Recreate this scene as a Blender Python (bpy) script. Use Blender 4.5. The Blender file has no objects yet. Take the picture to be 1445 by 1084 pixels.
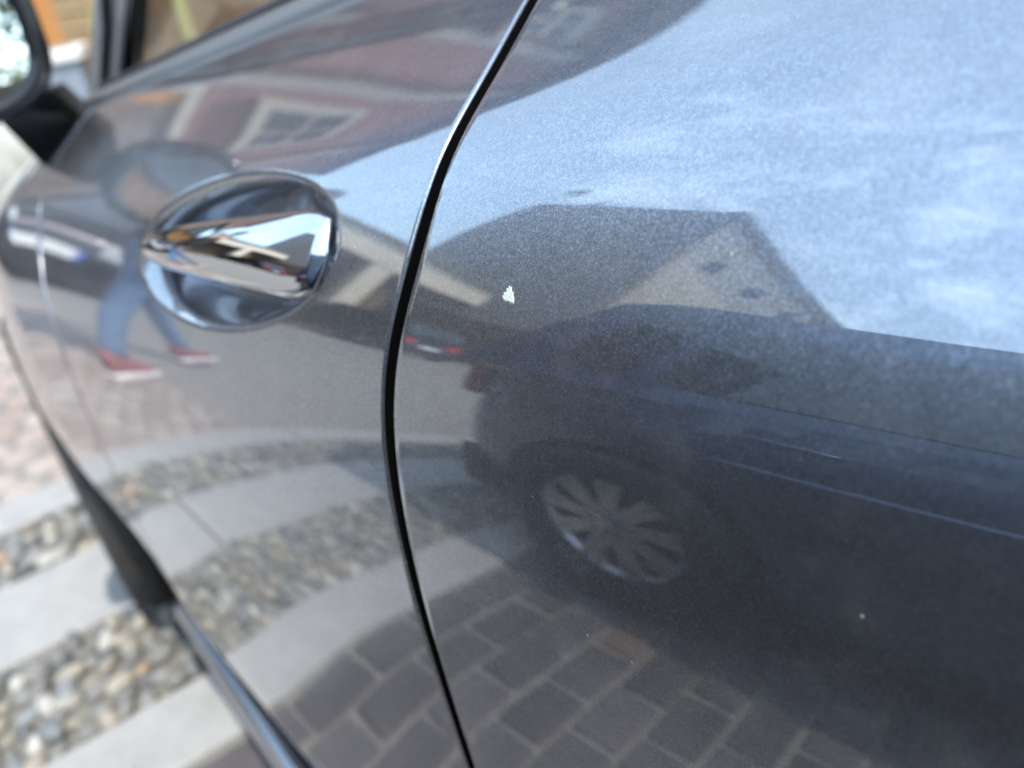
import bpy, bmesh, math, random
import numpy as np
from mathutils import Vector, Matrix
random.seed(7); rng = np.random.default_rng(7)
R = math.radians
scene = bpy.context.scene
COL = scene.collection

# ------------------------------------------------------------------ camera
SURF = {'phi': [1.064, 1.040, 1.019, 0.998, 0.918, 0.58485, 0.43223, 0.1993, 0.06849, 0.00761, 0.003, -.10, -.32, -.80],
        'phi1': [-0.1253, -0.11925, -0.09121, -0.0958, -0.11536, -0.1236], 'phi2': [0.09407, 0.10434, 0.09864, 0.13613, 0.00376, -0.08619],
        'xb': [0.08987, -0.12255, 0.11041, -0.06646, -0.01604], 'zb': [0.99048, -0.15109, 0.00247]}
PITCH, YAW, ROLL, FPX = 0.4908, 0.56328, -0.16454, 1220.489
fw = Vector((math.cos(PITCH)*math.sin(YAW), math.cos(PITCH)*math.cos(YAW), -math.sin(PITCH)))
r0 = Vector((math.cos(YAW), -math.sin(YAW), 0)); u0 = r0.cross(fw)
rt = r0*math.cos(ROLL)+u0*math.sin(ROLL); up = u0*math.cos(ROLL)-r0*math.sin(ROLL)
cd = bpy.data.cameras.new('camera'); cam = bpy.data.objects.new('camera', cd); COL.objects.link(cam)
cam.matrix_world = Matrix(((rt.x, up.x, -fw.x, -.15), (rt.y, up.y, -fw.y, 0), (rt.z, up.z, -fw.z, 1.0), (0, 0, 0, 1)))
cd.sensor_width = 36; cd.lens = 36*FPX/1445; cd.clip_start = .01; cd.clip_end = 900
cd.dof.use_dof = True; cd.dof.focus_distance = .244; cd.dof.aperture_fstop = 7.8
scene.camera = cam

# ------------------------------------------------------------------ light
SUN_EL, SUN_AZ = R(60), R(187)          # azimuth clockwise from +Y
sdir = Vector((math.sin(SUN_AZ)*math.cos(SUN_EL), math.cos(SUN_AZ)*math.cos(SUN_EL), math.sin(SUN_EL)))
sl = bpy.data.lights.new('sun', 'SUN'); sl.energy = 2.0; sl.angle = R(.55); sl.color = (1, .94, .84)
so = bpy.data.objects.new('sun', sl); COL.objects.link(so); so.rotation_euler = (-sdir).to_track_quat('-Z', 'Y').to_euler(); so.location = sdir*50
w = bpy.data.worlds.new('World'); scene.world = w; w.use_nodes = True
NT = w.node_tree; NT.nodes.clear()
def wn(t): return NT.nodes.new(t)
out = wn('ShaderNodeOutputWorld'); bg = wn('ShaderNodeBackground'); bg.inputs[1].default_value = .15
sky = wn('ShaderNodeTexSky'); sky.sky_type = 'NISHITA'; sky.sun_disc = False; sky.sun_elevation = SUN_EL; sky.sun_rotation = SUN_AZ
sky.air_density = 1.0; sky.dust_density = 1.0; sky.ozone_density = 1.2
geo = wn('ShaderNodeTexCoord')
def wmath(op, a, b=None, c=None):
    n = wn('ShaderNodeMath'); n.operation = op
    for i, v in enumerate((a, b, c)):
        if v is None: continue
        if hasattr(v, 'links') or hasattr(v, 'is_output'): NT.links.new(v, n.inputs[i])
        else: n.inputs[i].default_value = v
    return n.outputs[0]
nz = wn('ShaderNodeTexNoise'); nz.inputs['Scale'].default_value = 5.0; nz.inputs['Detail'].default_value = 7; nz.inputs['Roughness'].default_value = .6; nz.inputs['Distortion'].default_value = .4
mp = wn('ShaderNodeMapping'); mp.inputs['Scale'].default_value = (1, 1, 1.5); mp.inputs['Rotation'].default_value = (.2, .1, .6)
NT.links.new(geo.outputs['Generated'], mp.inputs[0]); NT.links.new(mp.outputs[0], nz.inputs['Vector'])
# cloud banks: where in the sky the wisps gather (direction, spread, weight)
BANKS = [((-.16, .67, .73), .11, .8), ((-.36, .72, .58), .14, .55), ((-.57, .65, .5), .12, .5), ((-.78, .35, .52), .15, .75), ((-.61, .38, .69), .14, .7),
         ((-.48, .38, .79), .14, .6), ((-.9, .24, .38), .24, 1.0), ((-.5, .82, .25), .22, .3), ((.35, .66, .66), .14, .5), ((-.2, -.9, .35), .4, .6), ((.7, -.4, .5), .4, .5), ((-.6, -.6, .5), .4, .5)]
acc = None
for d, sg, wt in BANKS:
    d = Vector(d).normalized()
    dt = wn('ShaderNodeVectorMath'); dt.operation = 'DOT_PRODUCT'; NT.links.new(geo.outputs['Generated'], dt.inputs[0]); dt.inputs[1].default_value = d
    e = wmath('MULTIPLY', wmath('SUBTRACT', dt.outputs['Value'], 1.0), 1/(sg*sg))
    g = wmath('MULTIPLY', wmath('POWER', 2.71828, e), wt)
    acc = g if acc is None else wmath('ADD', acc, g)
cl = wmath('MULTIPLY', wmath('SUBTRACT', nz.outputs['Fac'], .47), 2.0)
cl = wmath('MULTIPLY', wmath('MAXIMUM', cl, 0), acc)
cl = wmath('ADD', wmath('MULTIPLY', wmath('MINIMUM', cl, .75), .62), wmath('ADD', .14, wmath('MULTIPLY', nz.outputs['Fac'], .10)))      # a thin veil over the whole sky, thicker in the banks
mx = wn('ShaderNodeMixRGB'); hs = wn('ShaderNodeHueSaturation'); hs.inputs['Saturation'].default_value = 1.0; hs.inputs['Hue'].default_value = .485; NT.links.new(sky.outputs[0], hs.inputs['Color']); NT.links.new(cl, mx.inputs[0]); NT.links.new(hs.outputs[0], mx.inputs[1]); mx.inputs[2].default_value = (7.4, 9.5, 11.8, 1)
NT.links.new(mx.outputs[0], bg.inputs[0]); NT.links.new(bg.outputs[0], out.inputs[0])
scene.view_settings.view_transform = 'Standard'; scene.view_settings.look = 'None'; scene.view_settings.exposure = 1.68
scene.view_settings.gamma = 1
scene.cycles.max_bounces = 8; scene.cycles.glossy_bounces = 6; scene.cycles.use_denoising = True

# ------------------------------------------------------------------ helpers
def link(o, parent=None):
    COL.objects.link(o)
    if parent is not None: o.parent = parent
    return o
def empty(name, loc=(0, 0, 0), rz=0):
    o = bpy.data.objects.new(name, None); COL.objects.link(o); o.location = loc; o.rotation_euler = (0, 0, rz); o.empty_display_size = .1
    return o
def tag(o, label=None, cat=None, group=None, kind=None):
    for k, v in (('label', label), ('category', cat), ('group', group), ('kind', kind)):
        if v: o[k] = v
    return o
def me_obj(name, verts, faces, mat, parent=None, smooth=False, loc=None):
    me = bpy.data.meshes.new(name); me.from_pydata([tuple(v) for v in verts], [], faces)
    if mat is not None: me.materials.append(mat)
    if smooth: me.polygons.foreach_set('use_smooth', [True]*len(me.polygons))
    me.update(); o = bpy.data.objects.new(name, me); link(o, parent)
    if loc is not None: o.location = loc
    return o
def bm_obj(name, bm, mat, parent=None, smooth=False, sharp=None):
    bmesh.ops.recalc_face_normals(bm, faces=bm.faces[:])
    me = bpy.data.meshes.new(name); bm.to_mesh(me); bm.free()
    for m in (mat if isinstance(mat, (list, tuple)) else [mat]): me.materials.append(m)
    if smooth:
        me.polygons.foreach_set('use_smooth', [True]*len(me.polygons))
        if sharp: me.set_sharp_from_angle(angle=R(sharp))
    o = bpy.data.objects.new(name, me); return link(o, parent)
def grid_obj(name, P, mat, parent=None, closed=False, flip=False):
    n, m = P.shape[:2]
    idx = np.arange(n*m).reshape(n, m)
    a, b, c, d = idx[:-1, :-1], idx[1:, :-1], idx[1:, 1:], idx[:-1, 1:]
    f = np.stack([a, b, c, d] if not flip else [d, c, b, a], -1).reshape(-1, 4)
    if closed:
        e = np.stack([idx[:-1, -1], idx[1:, -1], idx[1:, 0], idx[:-1, 0]], -1); f = np.concatenate([f, e if not flip else e[:, ::-1]])
    return me_obj(name, P.reshape(-1, 3).tolist(), f.tolist(), mat, parent, True)
def box(bm, x0, x1, y0, y1, z0, z1, bev=0, M=None):
    r = bmesh.ops.create_cube(bm, size=1); vs = r['verts']
    bmesh.ops.scale(bm, vec=(x1-x0, y1-y0, z1-z0), verts=vs); bmesh.ops.translate(bm, vec=((x0+x1)/2, (y0+y1)/2, (z0+z1)/2), verts=vs)
    if bev:
        es = list({e for v in vs for e in v.link_edges}); res = bmesh.ops.bevel(bm, geom=es, offset=bev, segments=2, affect='EDGES', profile=.6); vs = list({v for f in res['faces'] for v in f.verts} | {v for v in vs if v.is_valid})
    if M is not None: bmesh.ops.transform(bm, matrix=M, verts=[v for v in vs if v.is_valid])
    return vs
def box_obj(name, x0, x1, y0, y1, z0, z1, mat, parent=None, bev=0, M=None):
    bm = bmesh.new(); box(bm, x0, x1, y0, y1, z0, z1, bev, M); return bm_obj(name, bm, mat, parent)
def tube_pts(pts, rad, seg=10):
    pts = [Vector(p) for p in pts]; n = len(pts); P = np.zeros((n, seg, 3)); rad = rad if hasattr(rad, '__len__') else [rad]*n
    for i, p in enumerate(pts):
        t = (pts[min(i+1, n-1)]-pts[max(i-1, 0)]).normalized(); a = t.orthogonal().normalized() if abs(t.z) > .95 else t.cross(Vector((0, 0, 1))).normalized(); b = t.cross(a)
        for k in range(seg):
            q = 2*math.pi*k/seg; P[i, k] = p+(a*math.cos(q)+b*math.sin(q))*rad[i]
    return P
def tube_obj(name, pts, rad, mat, parent=None, seg=10): return grid_obj(name, tube_pts(pts, rad, seg), mat, parent, closed=True)
def lathe(profile, seg=40, axis='x'):
    P = np.zeros((len(profile), seg, 3))
    for i, (r, a) in enumerate(profile):
        for k in range(seg):
            q = 2*math.pi*k/seg; P[i, k] = (a, r*math.cos(q), r*math.sin(q))
    return P
def copy_tree(o, parent=None):
    c = o.copy(); COL.objects.link(c); c.parent = parent
    for ch in list(o.children): copy_tree(ch, c)
    return c

# ------------------------------------------------------------------ materials
class Mat:
    def __init__(s, name):
        s.m = bpy.data.materials.new(name); s.m.use_nodes = True; s.t = s.m.node_tree; s.b = s.t.nodes['Principled BSDF']; s._tc = None
    def n(s, t, **kw):
        n = s.t.nodes.new(t)
        for k, v in kw.items(): setattr(n, k, v)
        return n
    def l(s, a, b): s.t.links.new(a, b); return s
    def set(s, **kw):
        for k, v in kw.items(): s.b.inputs[k.replace('_', ' ')].default_value = v
        return s
    def tc(s, which='Object'):
        if s._tc is None: s._tc = s.n('ShaderNodeTexCoord')
        return s._tc.outputs[which]
    def noise(s, scale, detail=4, rough=.55, vec=None, stretch=None):
        n = s.n('ShaderNodeTexNoise'); n.inputs['Scale'].default_value = scale; n.inputs['Detail'].default_value = detail; n.inputs['Roughness'].default_value = rough
        v = vec or s.tc()
        if stretch:
            m = s.n('ShaderNodeMapping'); m.inputs['Scale'].default_value = stretch; s.l(v, m.inputs[0]); v = m.outputs[0]
        s.l(v, n.inputs['Vector']); return n.outputs['Fac']
    def ramp(s, fac, stops):
        r = s.n('ShaderNodeValToRGB'); e = r.color_ramp.elements
        while len(e) < len(stops): e.new(.5)
        for i, (p, c) in enumerate(stops): e[i].position = p; e[i].color = tuple(c)+(1,) if len(c) == 3 else c
        s.l(fac, r.inputs[0]); return r.outputs[0]
    def mix(s, f, a, b, mode='MIX'):
        n = s.n('ShaderNodeMixRGB', blend_type=mode)
        for i, v in enumerate((f, a, b)):
            if hasattr(v, 'is_output'): s.l(v, n.inputs[i])
            elif i == 0: n.inputs[0].default_value = v
            else: n.inputs[i].default_value = tuple(v)+(1,)
        return n.outputs[0]
    def math(s, op, a, b=0.):
        n = s.n('ShaderNodeMath', operation=op)
        for i, v in enumerate((a, b)):
            if hasattr(v, 'is_output'): s.l(v, n.inputs[i])
            else: n.inputs[i].default_value = v
        return n.outputs[0]
    def bump(s, h, strength, dist, target='Normal'):
        n = s.n('ShaderNodeBump'); n.inputs['Strength'].default_value = strength; n.inputs['Distance'].default_value = dist
        s.l(h, n.inputs['Height']); s.l(n.outputs[0], s.b.inputs[target]); return s
    def color(s, c): s.l(c, s.b.inputs['Base Color']); return s
    def rnd(s): 
        n = s.n('ShaderNodeObjectInfo'); return n.outputs['Random']
def plain(name, c, rough=.5, metal=0, **kw):
    M = Mat(name); M.set(Base_Color=tuple(c)+(1,), Roughness=rough, Metallic=metal, **kw); return M.m
def noisy(name, c1, c2, scale, rough=.8, bump=.3, bscale=None, dist=.004, rnd=0, **kw):
    M = Mat(name); M.set(Roughness=rough, **kw); c = M.ramp(M.noise(scale, 6, .6), [(.3, c1), (.7, c2)])
    if rnd:
        c = M.mix(1., c, M.ramp(M.rnd(), [(0, (1-rnd,)*3), (1, (1+rnd,)*3)]), 'MULTIPLY')
    M.color(c); M.bump(M.noise(bscale or scale*3, 6, .65), bump, dist); return M.m

def paint(name, base, rough=.2, flake=True, dust=True, cior=1.9):
    M = Mat(name); M.set(Metallic=1.0, Roughness=rough, Coat_Weight=1.0, Coat_Roughness=.022, Coat_IOR=cior)
    b = tuple(base)
    if flake:
        v = M.n('ShaderNodeTexVoronoi'); v.inputs['Scale'].default_value = 3600; M.l(M.tc(), v.inputs['Vector'])
        v2 = M.n('ShaderNodeTexVoronoi'); v2.inputs['Scale'].default_value = 900; M.l(M.tc(), v2.inputs['Vector'])
        sp = M.n('ShaderNodeSeparateColor'); M.l(v.outputs['Color'], sp.inputs[0]); sp2 = M.n('ShaderNodeSeparateColor'); M.l(v2.outputs['Color'], sp2.inputs[0])
        g = M.ramp(sp.outputs[0], [(0, (.58,)*3), (.7, (.98,)*3), (1, (1.9,)*3)])
        g2 = M.ramp(sp2.outputs[1], [(0, (.85,)*3), (1, (1.15,)*3)])
        c = M.mix(1, b, M.mix(1, g, g2, 'MULTIPLY'), 'MULTIPLY')
        # flake tilt: a random normal per flake, under a smooth clear coat
        sub = M.n('ShaderNodeVectorMath', operation='SUBTRACT'); M.l(v.outputs['Color'], sub.inputs[0]); sub.inputs[1].default_value = (.5, .5, .5)
        sc = M.n('ShaderNodeVectorMath', operation='SCALE'); M.l(sub.outputs[0], sc.inputs[0]); sc.inputs['Scale'].default_value = .10
        ge = M.n('ShaderNodeNewGeometry'); ad = M.n('ShaderNodeVectorMath', operation='ADD'); M.l(ge.outputs['Normal'], ad.inputs[0]); M.l(sc.outputs[0], ad.inputs[1])
        no = M.n('ShaderNodeVectorMath', operation='NORMALIZE'); M.l(ad.outputs[0], no.inputs[0]); M.l(no.outputs[0], M.b.inputs['Normal'])
        bp = M.n('ShaderNodeBump'); bp.inputs['Strength'].default_value = .0016; bp.inputs['Distance'].default_value = .001
        M.l(M.noise(620, 2, .5), bp.inputs['Height']); M.l(bp.outputs[0], M.b.inputs['Coat Normal'])
        M.color(c)
        if dust:
            dv = M.n('ShaderNodeTexVoronoi'); dv.inputs['Scale'].default_value = 130; M.l(M.tc(), dv.inputs['Vector'])
            dsp = M.n('ShaderNodeSeparateColor'); M.l(dv.outputs['Color'], dsp.inputs[0])
            spot = M.math('MULTIPLY', M.math('LESS_THAN', dv.outputs['Distance'], M.math('MULTIPLY', dsp.outputs[1], .06)), M.math('GREATER_THAN', dsp.outputs[0], .5))
            film = M.math('ADD', M.math('MULTIPLY', M.noise(9, 5, .6), .04), M.math('MULTIPLY', M.math('MAXIMUM', M.math('SUBTRACT', M.noise(34, 6, .7), .52), 0.), .14))
            f = M.math('MAXIMUM', M.math('MULTIPLY', spot, .4), film)
            df = M.n('ShaderNodeBsdfDiffuse'); df.inputs[0].default_value = (.62, .60, .56, 1)
            mx_ = M.n('ShaderNodeMixShader'); M.l(f, mx_.inputs[0]); M.l(M.b.outputs[0], mx_.inputs[1]); M.l(df.outputs[0], mx_.inputs[2])
            o = [n for n in M.t.nodes if n.type == 'OUTPUT_MATERIAL'][0]; M.l(mx_.outputs[0], o.inputs[0])
    else: M.set(Base_Color=b+(1,))
    return M.m
GREY = paint('grey_metallic_paint', (.20, .215, .255), .30, cior=2.6)
NAVY = paint('dark_navy_paint', (.060, .080, .135), .38, False, False, 1.5)
BLACKPAINT = paint('black_paint', (.02, .02, .025), .3, False, False, 1.5)
DARKRED = paint('wine_paint', (.10, .03, .03), .3, False, False, 1.5)
CHROME = plain('chrome', (.62, .62, .63), .04, 1)
RIM = plain('alloy_rim', (.42, .43, .45), .28, 1)
BRIGHTRIM = plain('bright_alloy', (.46, .47, .49), .3, 1)
BLACK = plain('black_plastic', (.012, .012, .014), .45)
GLOSSBLACK = plain('gloss_black_plastic', (.01, .01, .012), .12)
MOULD = plain('grey_rubber_moulding', (.10, .105, .11), .32)
RUBBER = noisy('tyre_rubber', (.026, .024, .022), (.046, .042, .038), 60, .85, .2)
SEALSHADE = plain('black_seal_and_gap_shade', (.0012, .0012, .0015), .9, 0, **{'Specular_IOR_Level': .05})
MIRROR = plain('mirror_silver', (.93, .96, .95), .004, 1)
GLASSDARK = plain('dark_car_glass', (.010, .012, .014), .03, 0, IOR=1.9)
def glass(name, tint=(.82, .88, .86)):
    M = Mat(name); M.t.nodes.remove(M.b); o = [n for n in M.t.nodes if n.type == 'OUTPUT_MATERIAL'][0]
    tr = M.n('ShaderNodeBsdfTransparent'); tr.inputs[0].default_value = tint+(1,); gl = M.n('ShaderNodeBsdfGlossy'); gl.inputs['Roughness'].default_value = .01
    lw = M.n('ShaderNodeLayerWeight'); fz = M.math('ADD', M.math('MULTIPLY', M.math('POWER', lw.outputs['Facing'], 5.), .5), .035); mx_ = M.n('ShaderNodeMixShader')
    M.l(fz, mx_.inputs[0]); M.l(tr.outputs[0], mx_.inputs[1]); M.l(gl.outputs[0], mx_.inputs[2]); M.l(mx_.outputs[0], o.inputs[0]); return M.m
GLASS = glass('car_glass')
PANE = plain('window_pane', (.05, .06, .07), .04)
REDLAMP = plain('red_lamp', (.55, .02, .015), .12, 0, Coat_Weight=.6)
DIMLAMP = plain('smoked_red_lamp', (.16, .012, .012), .15, 0)
WHITELAMP = plain('clear_lamp', (.75, .77, .8), .08, .3)
FABRIC = noisy('seat_fabric', (.03, .03, .035), (.06, .06, .065), 40, .9, .2)
PLATE = plain('plate_white', (.8, .8, .78), .4)
PLATEBLUE = plain('plate_blue', (.03, .09, .5), .4)
CHIP = noisy('bare_filler', (.36, .38, .335), (.48, .50, .45), 900, .8, .5, dist=.0003)
MORTAR = noisy('mortar', (.11, .107, .095), (.18, .173, .15), 30, .95, .5)
ASPHALT = noisy('road_asphalt', (.15, .142, .132), (.22, .208, .192), 14, .92, .5, 160)
GROUNDM = noisy('ground_earth', (.16, .15, .13), (.24, .22, .19), 3, .95, .4)
PAVERM = noisy('mauve_paver', (.042, .039, .044), (.07, .062, .067), 9, .86, .4, 140, .003, rnd=.3)
PAVERO = noisy('orange_paver', (.09, .065, .055), (.13, .09, .075), 20, .86, .4, 140, .003)
GRAN = Mat('grey_granite'); GRAN.set(Roughness=.8)
_c = GRAN.ramp(GRAN.noise(260, 3, .7), [(.34, (.12, .12, .117)), (.47, (.25, .25, .245)), (.62, (.36, .358, .35))])
_c = GRAN.mix(.5, _c, GRAN.ramp(GRAN.noise(14, 5, .6), [(.3, (.20, .20, .195)), (.7, (.33, .328, .32))]))
GRAN.color(_c).bump(GRAN.noise(90, 6, .7), .45, .004); GRANITE = GRAN.m
def pebble_mat(name, a, b): return noisy(name, a, b, 45, .62, .3, 200, .002, rnd=.25)
PEB = [pebble_mat('pebble_grey', (.115, .115, .108), (.19, .186, .175)), pebble_mat('pebble_pale', (.27, .262, .235), (.35, .34, .31)), pebble_mat('pebble_dark', (.055, .06, .063), (.10, .105, .108)),
       pebble_mat('pebble_tan', (.20, .18, .145), (.28, .255, .21)), pebble_mat('pebble_ochre', (.27, .18, .115), (.34, .25, .17)), pebble_mat('pebble_slate', (.12, .132, .138), (.18, .19, .197))]
SETT = Mat('pink_sett'); SETT.set(Roughness=.8)
_c = SETT.ramp(SETT.rnd(), [(0, (.15, .11, .097)), (.3, (.23, .18, .157)), (.6, (.27, .228, .203)), (.85, (.30, .265, .24)), (1, (.20, .17, .16))])
SETT.color(SETT.mix(.4, _c, SETT.ramp(SETT.noise(40), [(.3, (.18, .14, .12)), (.7, (.38, .33, .29))]))).bump(SETT.noise(60, 5, .6), .6, .006); SETTM = SETT.m

# ------------------------------------------------------------------ ground
def plane(name, x0, x1, y0, y1, z, mat, kind='structure', label=None):
    o = me_obj(name, [(x0, y0, z), (x1, y0, z), (x1, y1, z), (x0, y1, z)], [(0, 1, 2, 3)], mat); o['kind'] = kind
    if label: o['label'] = label
    return o
plane('ground', -400, 400, -400, 400, -.06, GROUNDM)
YB = [2.0793, 1.9406, 1.7274, 1.4676, 1.2017, 1.0377]     # edges of the granite and pebble bands
pav = plane('pavement', -14, 9, -7, YB[0], -.010, MORTAR)
road = plane('road', -60, 60, YB[0], 8.25, -.012, ASPHALT)
bm = bmesh.new(); box(bm, -60, 60, 8.45, 60, -.3, .10)
tag(bm_obj('pavement', bm, ASPHALT), kind='structure')
kb = empty('kerb', (0, 8.25, 0)); tag(kb, kind='structure')
bm = bmesh.new(); box(bm, 0, 1.19, 0, .2, -.2, .125, .012); kme = bm_obj('kerb_stone', bm, GRANITE, kb); kme.location = (-24, 0, 0)
for i in range(1, 34):
    c = kme.copy(); COL.objects.link(c); c.location = (-24+1.2*i, 0, random.uniform(-.004, .004))
# pavers, running bond
def slab_mesh(name, lx, ly, h, mat, bev, jit):
    bm = bmesh.new(); box(bm, -lx/2, lx/2, -ly/2, ly/2, -h, 0)
    top = [e for e in bm.edges if all(abs(v.co.z) < 1e-6 for v in e.verts)]
    vert = [e for e in bm.edges if abs(e.verts[0].co.z-e.verts[1].co.z) > 1e-4]
    bmesh.ops.bevel(bm, geom=top+vert, offset=bev, segments=1, affect='EDGES')
    for v in bm.verts:
        v.co += Vector((random.uniform(-jit, jit), random.uniform(-jit, jit), random.uniform(-jit, jit)*.3))
    me = bpy.data.meshes.new(name); bmesh.ops.recalc_face_normals(bm, faces=bm.faces[:]); bm.to_mesh(me); bm.free(); me.materials.append(mat); return me
pm = [slab_mesh('paver', .186, .086, .05, PAVERM, .007, .0025) for _ in range(6)]; pmo = slab_mesh('paver', .186, .086, .05, PAVERO, .007, .002)
spots = []
for j in range(34):
    y = YB[5]-.052-.1*j
    for i in range(26): spots.append((-3.0+.2*i+(.1 if j % 2 else 0)+.07, y))
spots.sort(key=lambda p: (p[0]+.75)**2+((p[1]-.55)*1.1)**2)
oi = min(range(300), key=lambda k: (spots[k][0]+1.02)**2+(spots[k][1]-.62)**2)
for k, (x, y) in enumerate(spots[:300]):
    o = bpy.data.objects.new('paver', pmo if k == oi else random.choice(pm)); link(o, pav)
    o.location = (x+random.uniform(-.004, .004), y+random.uniform(-.003, .003), random.uniform(-.003, .003)); o.rotation_euler = (random.uniform(-.012, .012), random.uniform(-.012, .012), random.uniform(-.02, .02)+(math.pi if random.random() < .5 else 0))
bm = bmesh.new()
for x, y in spots[300:]:
    box(bm, x-.093, x+.093, y-.043, y+.043, -.04, random.uniform(-.003, .003))
tag(bm_obj('paver_field', bm, PAVERM, pav), kind='stuff')
# granite slabs
for (ya, yb) in ((YB[5], YB[4]), (YB[3], YB[2]), (YB[1], YB[0])):
    x = -7.5+random.uniform(-.4, .4)
    while x < 4.5:
        L = random.uniform(.8, 1.15); me = slab_mesh('granite_slab', L-.008, yb-ya-.008, .06, GRANITE, .005, .0015)
        o = bpy.data.objects.new('granite_slab', me); link(o, pav); o.location = (x+L/2, (ya+yb)/2, .004+random.uniform(-.002, .002)); x += L
# pebbles set on edge in mortar
pms = []
for k in range(7):
    bm = bmesh.new(); bmesh.ops.create_icosphere(bm, subdivisions=2, radius=1)
    for v in bm.verts:
        v.co = Vector((v.co.x*(1+.12*math.sin(v.co.y*2.3+k)), v.co.y*(.72+.1*math.sin(v.co.x*2+k*2)), v.co.z*.6))
    me = bpy.data.meshes.new('pebble'); bm.to_mesh(me); bm.free(); me.polygons.foreach_set('use_smooth', [True]*len(me.polygons))
    pms.append(me)
pmv = {}
pts = []
for (ya, yb) in ((YB[4], YB[3]), (YB[2], YB[1])):
    cell = .036; ny = int((yb-ya)/cell)
    for i in range(int(7.2/cell)):
        for j in range(ny):
            x = -5.4+cell*(i+random.uniform(-.3, .3)); y = ya+(j+.5+random.uniform(-.28, .28))*(yb-ya)/ny; pts.append((x, y))
for n_ in range(0): pass
pts.sort(key=lambda p: (p[0]+.45)**2 + (p[1]-1.3)**2*.6)
PW = [0, 0, 0, 0, 1, 1, 2, 3, 3, 3, 5, 4]
bmr = {}
for k, (x, y) in enumerate(pts):
    sz = .0200*random.uniform(.75, 1.3); mi = 4 if random.random() < .012 else random.choice(PW[:-1]); rz = random.gauss(.9, .6); tilt = random.uniform(-.5, .5)
    vi = random.randrange(7)
    if k < 300:
        key = (vi, mi)
        if key not in pmv: pmv[key] = pms[vi].copy(); pmv[key].materials.append(PEB[mi])
        o = bpy.data.objects.new('pebble', pmv[key]); link(o, pav); o.location = (x, y, -.004+random.uniform(-.004, .005)); o.scale = (sz*1.15, sz, sz); o.rotation_euler = (tilt, random.uniform(-.3, .3), rz)
    elif x > -4.6:
        bm = bmr.setdefault(mi, bmesh.new()); M_ = Matrix.Translation((x, y, -.004)) @ Matrix.Rotation(rz, 4, 'Z') @ Matrix.Diagonal((sz*1.15, sz*.75, sz*.62, 1)); bmesh.ops.create_icosphere(bm, subdivisions=1, radius=1, matrix=M_)
for mi, bm in bmr.items():
    tag(bm_obj('pebble_bed', bm, PEB[mi], pav, True), kind='stuff')
# setts of the road, fan-laid
sm = [slab_mesh('sett', random.uniform(.082, .095), random.uniform(.074, .088), .05, SETTM, .012, .006) for _ in range(8)]
for me in sm: me.polygons.foreach_set('use_smooth', [True]*len(me.polygons))
ss = []
for j in range(46):
    for i in range(64):
        x = -3.6+.1*i+(.05 if j % 2 else 0); y = YB[0]+.055+.093*j; ss.append((x+.02*math.sin(j*.7), y+.022*math.sin(x*4.5)*(0 if j == 0 else 1)))
ss.sort(key=lambda p: (p[0]+.05)**2*2.2+(p[1]-2.3)**2*.6)
for x, y in ss[:300]:
    o = bpy.data.objects.new('sett', random.choice(sm)); link(o, road); o.location = (x, y, random.uniform(-.004, .004)); o.rotation_euler = (random.uniform(-.04, .04), random.uniform(-.04, .04), random.uniform(-.12, .12))
bm = bmesh.new()
for x, y in ss[300:]:
    if x > -.9: box(bm, x-.044, x+.044, y-.04, y+.04, -.05, random.uniform(-.006, .002))
tag(bm_obj('sett_field', bm, SETTM, road), kind='stuff')

# ------------------------------------------------------------------ the body side surface (a curved sheet: Y along the car, u down from the belt line)
KU = np.array([0, .03, .06, .09, .12, .15, .18, .22, .28, .36, .48, .56, .64, .8]); KL = np.array([0, .08, .16, .25, .45, .8])
UU = np.linspace(0, .86, 345); DU = UU[1]-UU[0]
def cs(x, kx, ky):
    ky = np.array(ky); n = len(kx); h = np.diff(kx); A = np.zeros((n, n)); b = np.zeros(n); A[0, 0] = A[-1, -1] = 1
    for i in range(1, n-1):
        A[i, i-1] = h[i-1]; A[i, i] = 2*(h[i-1]+h[i]); A[i, i+1] = h[i]; b[i] = 6*((ky[i+1]-ky[i])/h[i]-(ky[i]-ky[i-1])/h[i-1])
    M = np.linalg.solve(A, b); i = np.clip(np.searchsorted(kx, x)-1, 0, n-2); d = x-kx[i]; hh = h[i]
    return ky[i]+d*((ky[i+1]-ky[i])/hh-hh*(2*M[i]+M[i+1])/6)+d*d*M[i]/2+d**3*(M[i+1]-M[i])/(6*hh)
F0, F1, F2 = cs(UU, KU, SURF['phi']), cs(UU, KL, SURF['phi1']), cs(UU, KL, SURF['phi2'])
def belt(Y):
    t = Y-.35; a, b = SURF['xb'], SURF['zb']
    tc_ = np.clip(t, -.9, 1.3); return a[0]+a[1]*tc_+a[2]*tc_**2+a[3]*tc_**3+a[4]*tc_**4, b[0]+b[1]*t+b[2]*t*t
WC = (1.52, .29); WR = (-.72, .29)      # wheel centres of the grey car (Y, Z)
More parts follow.
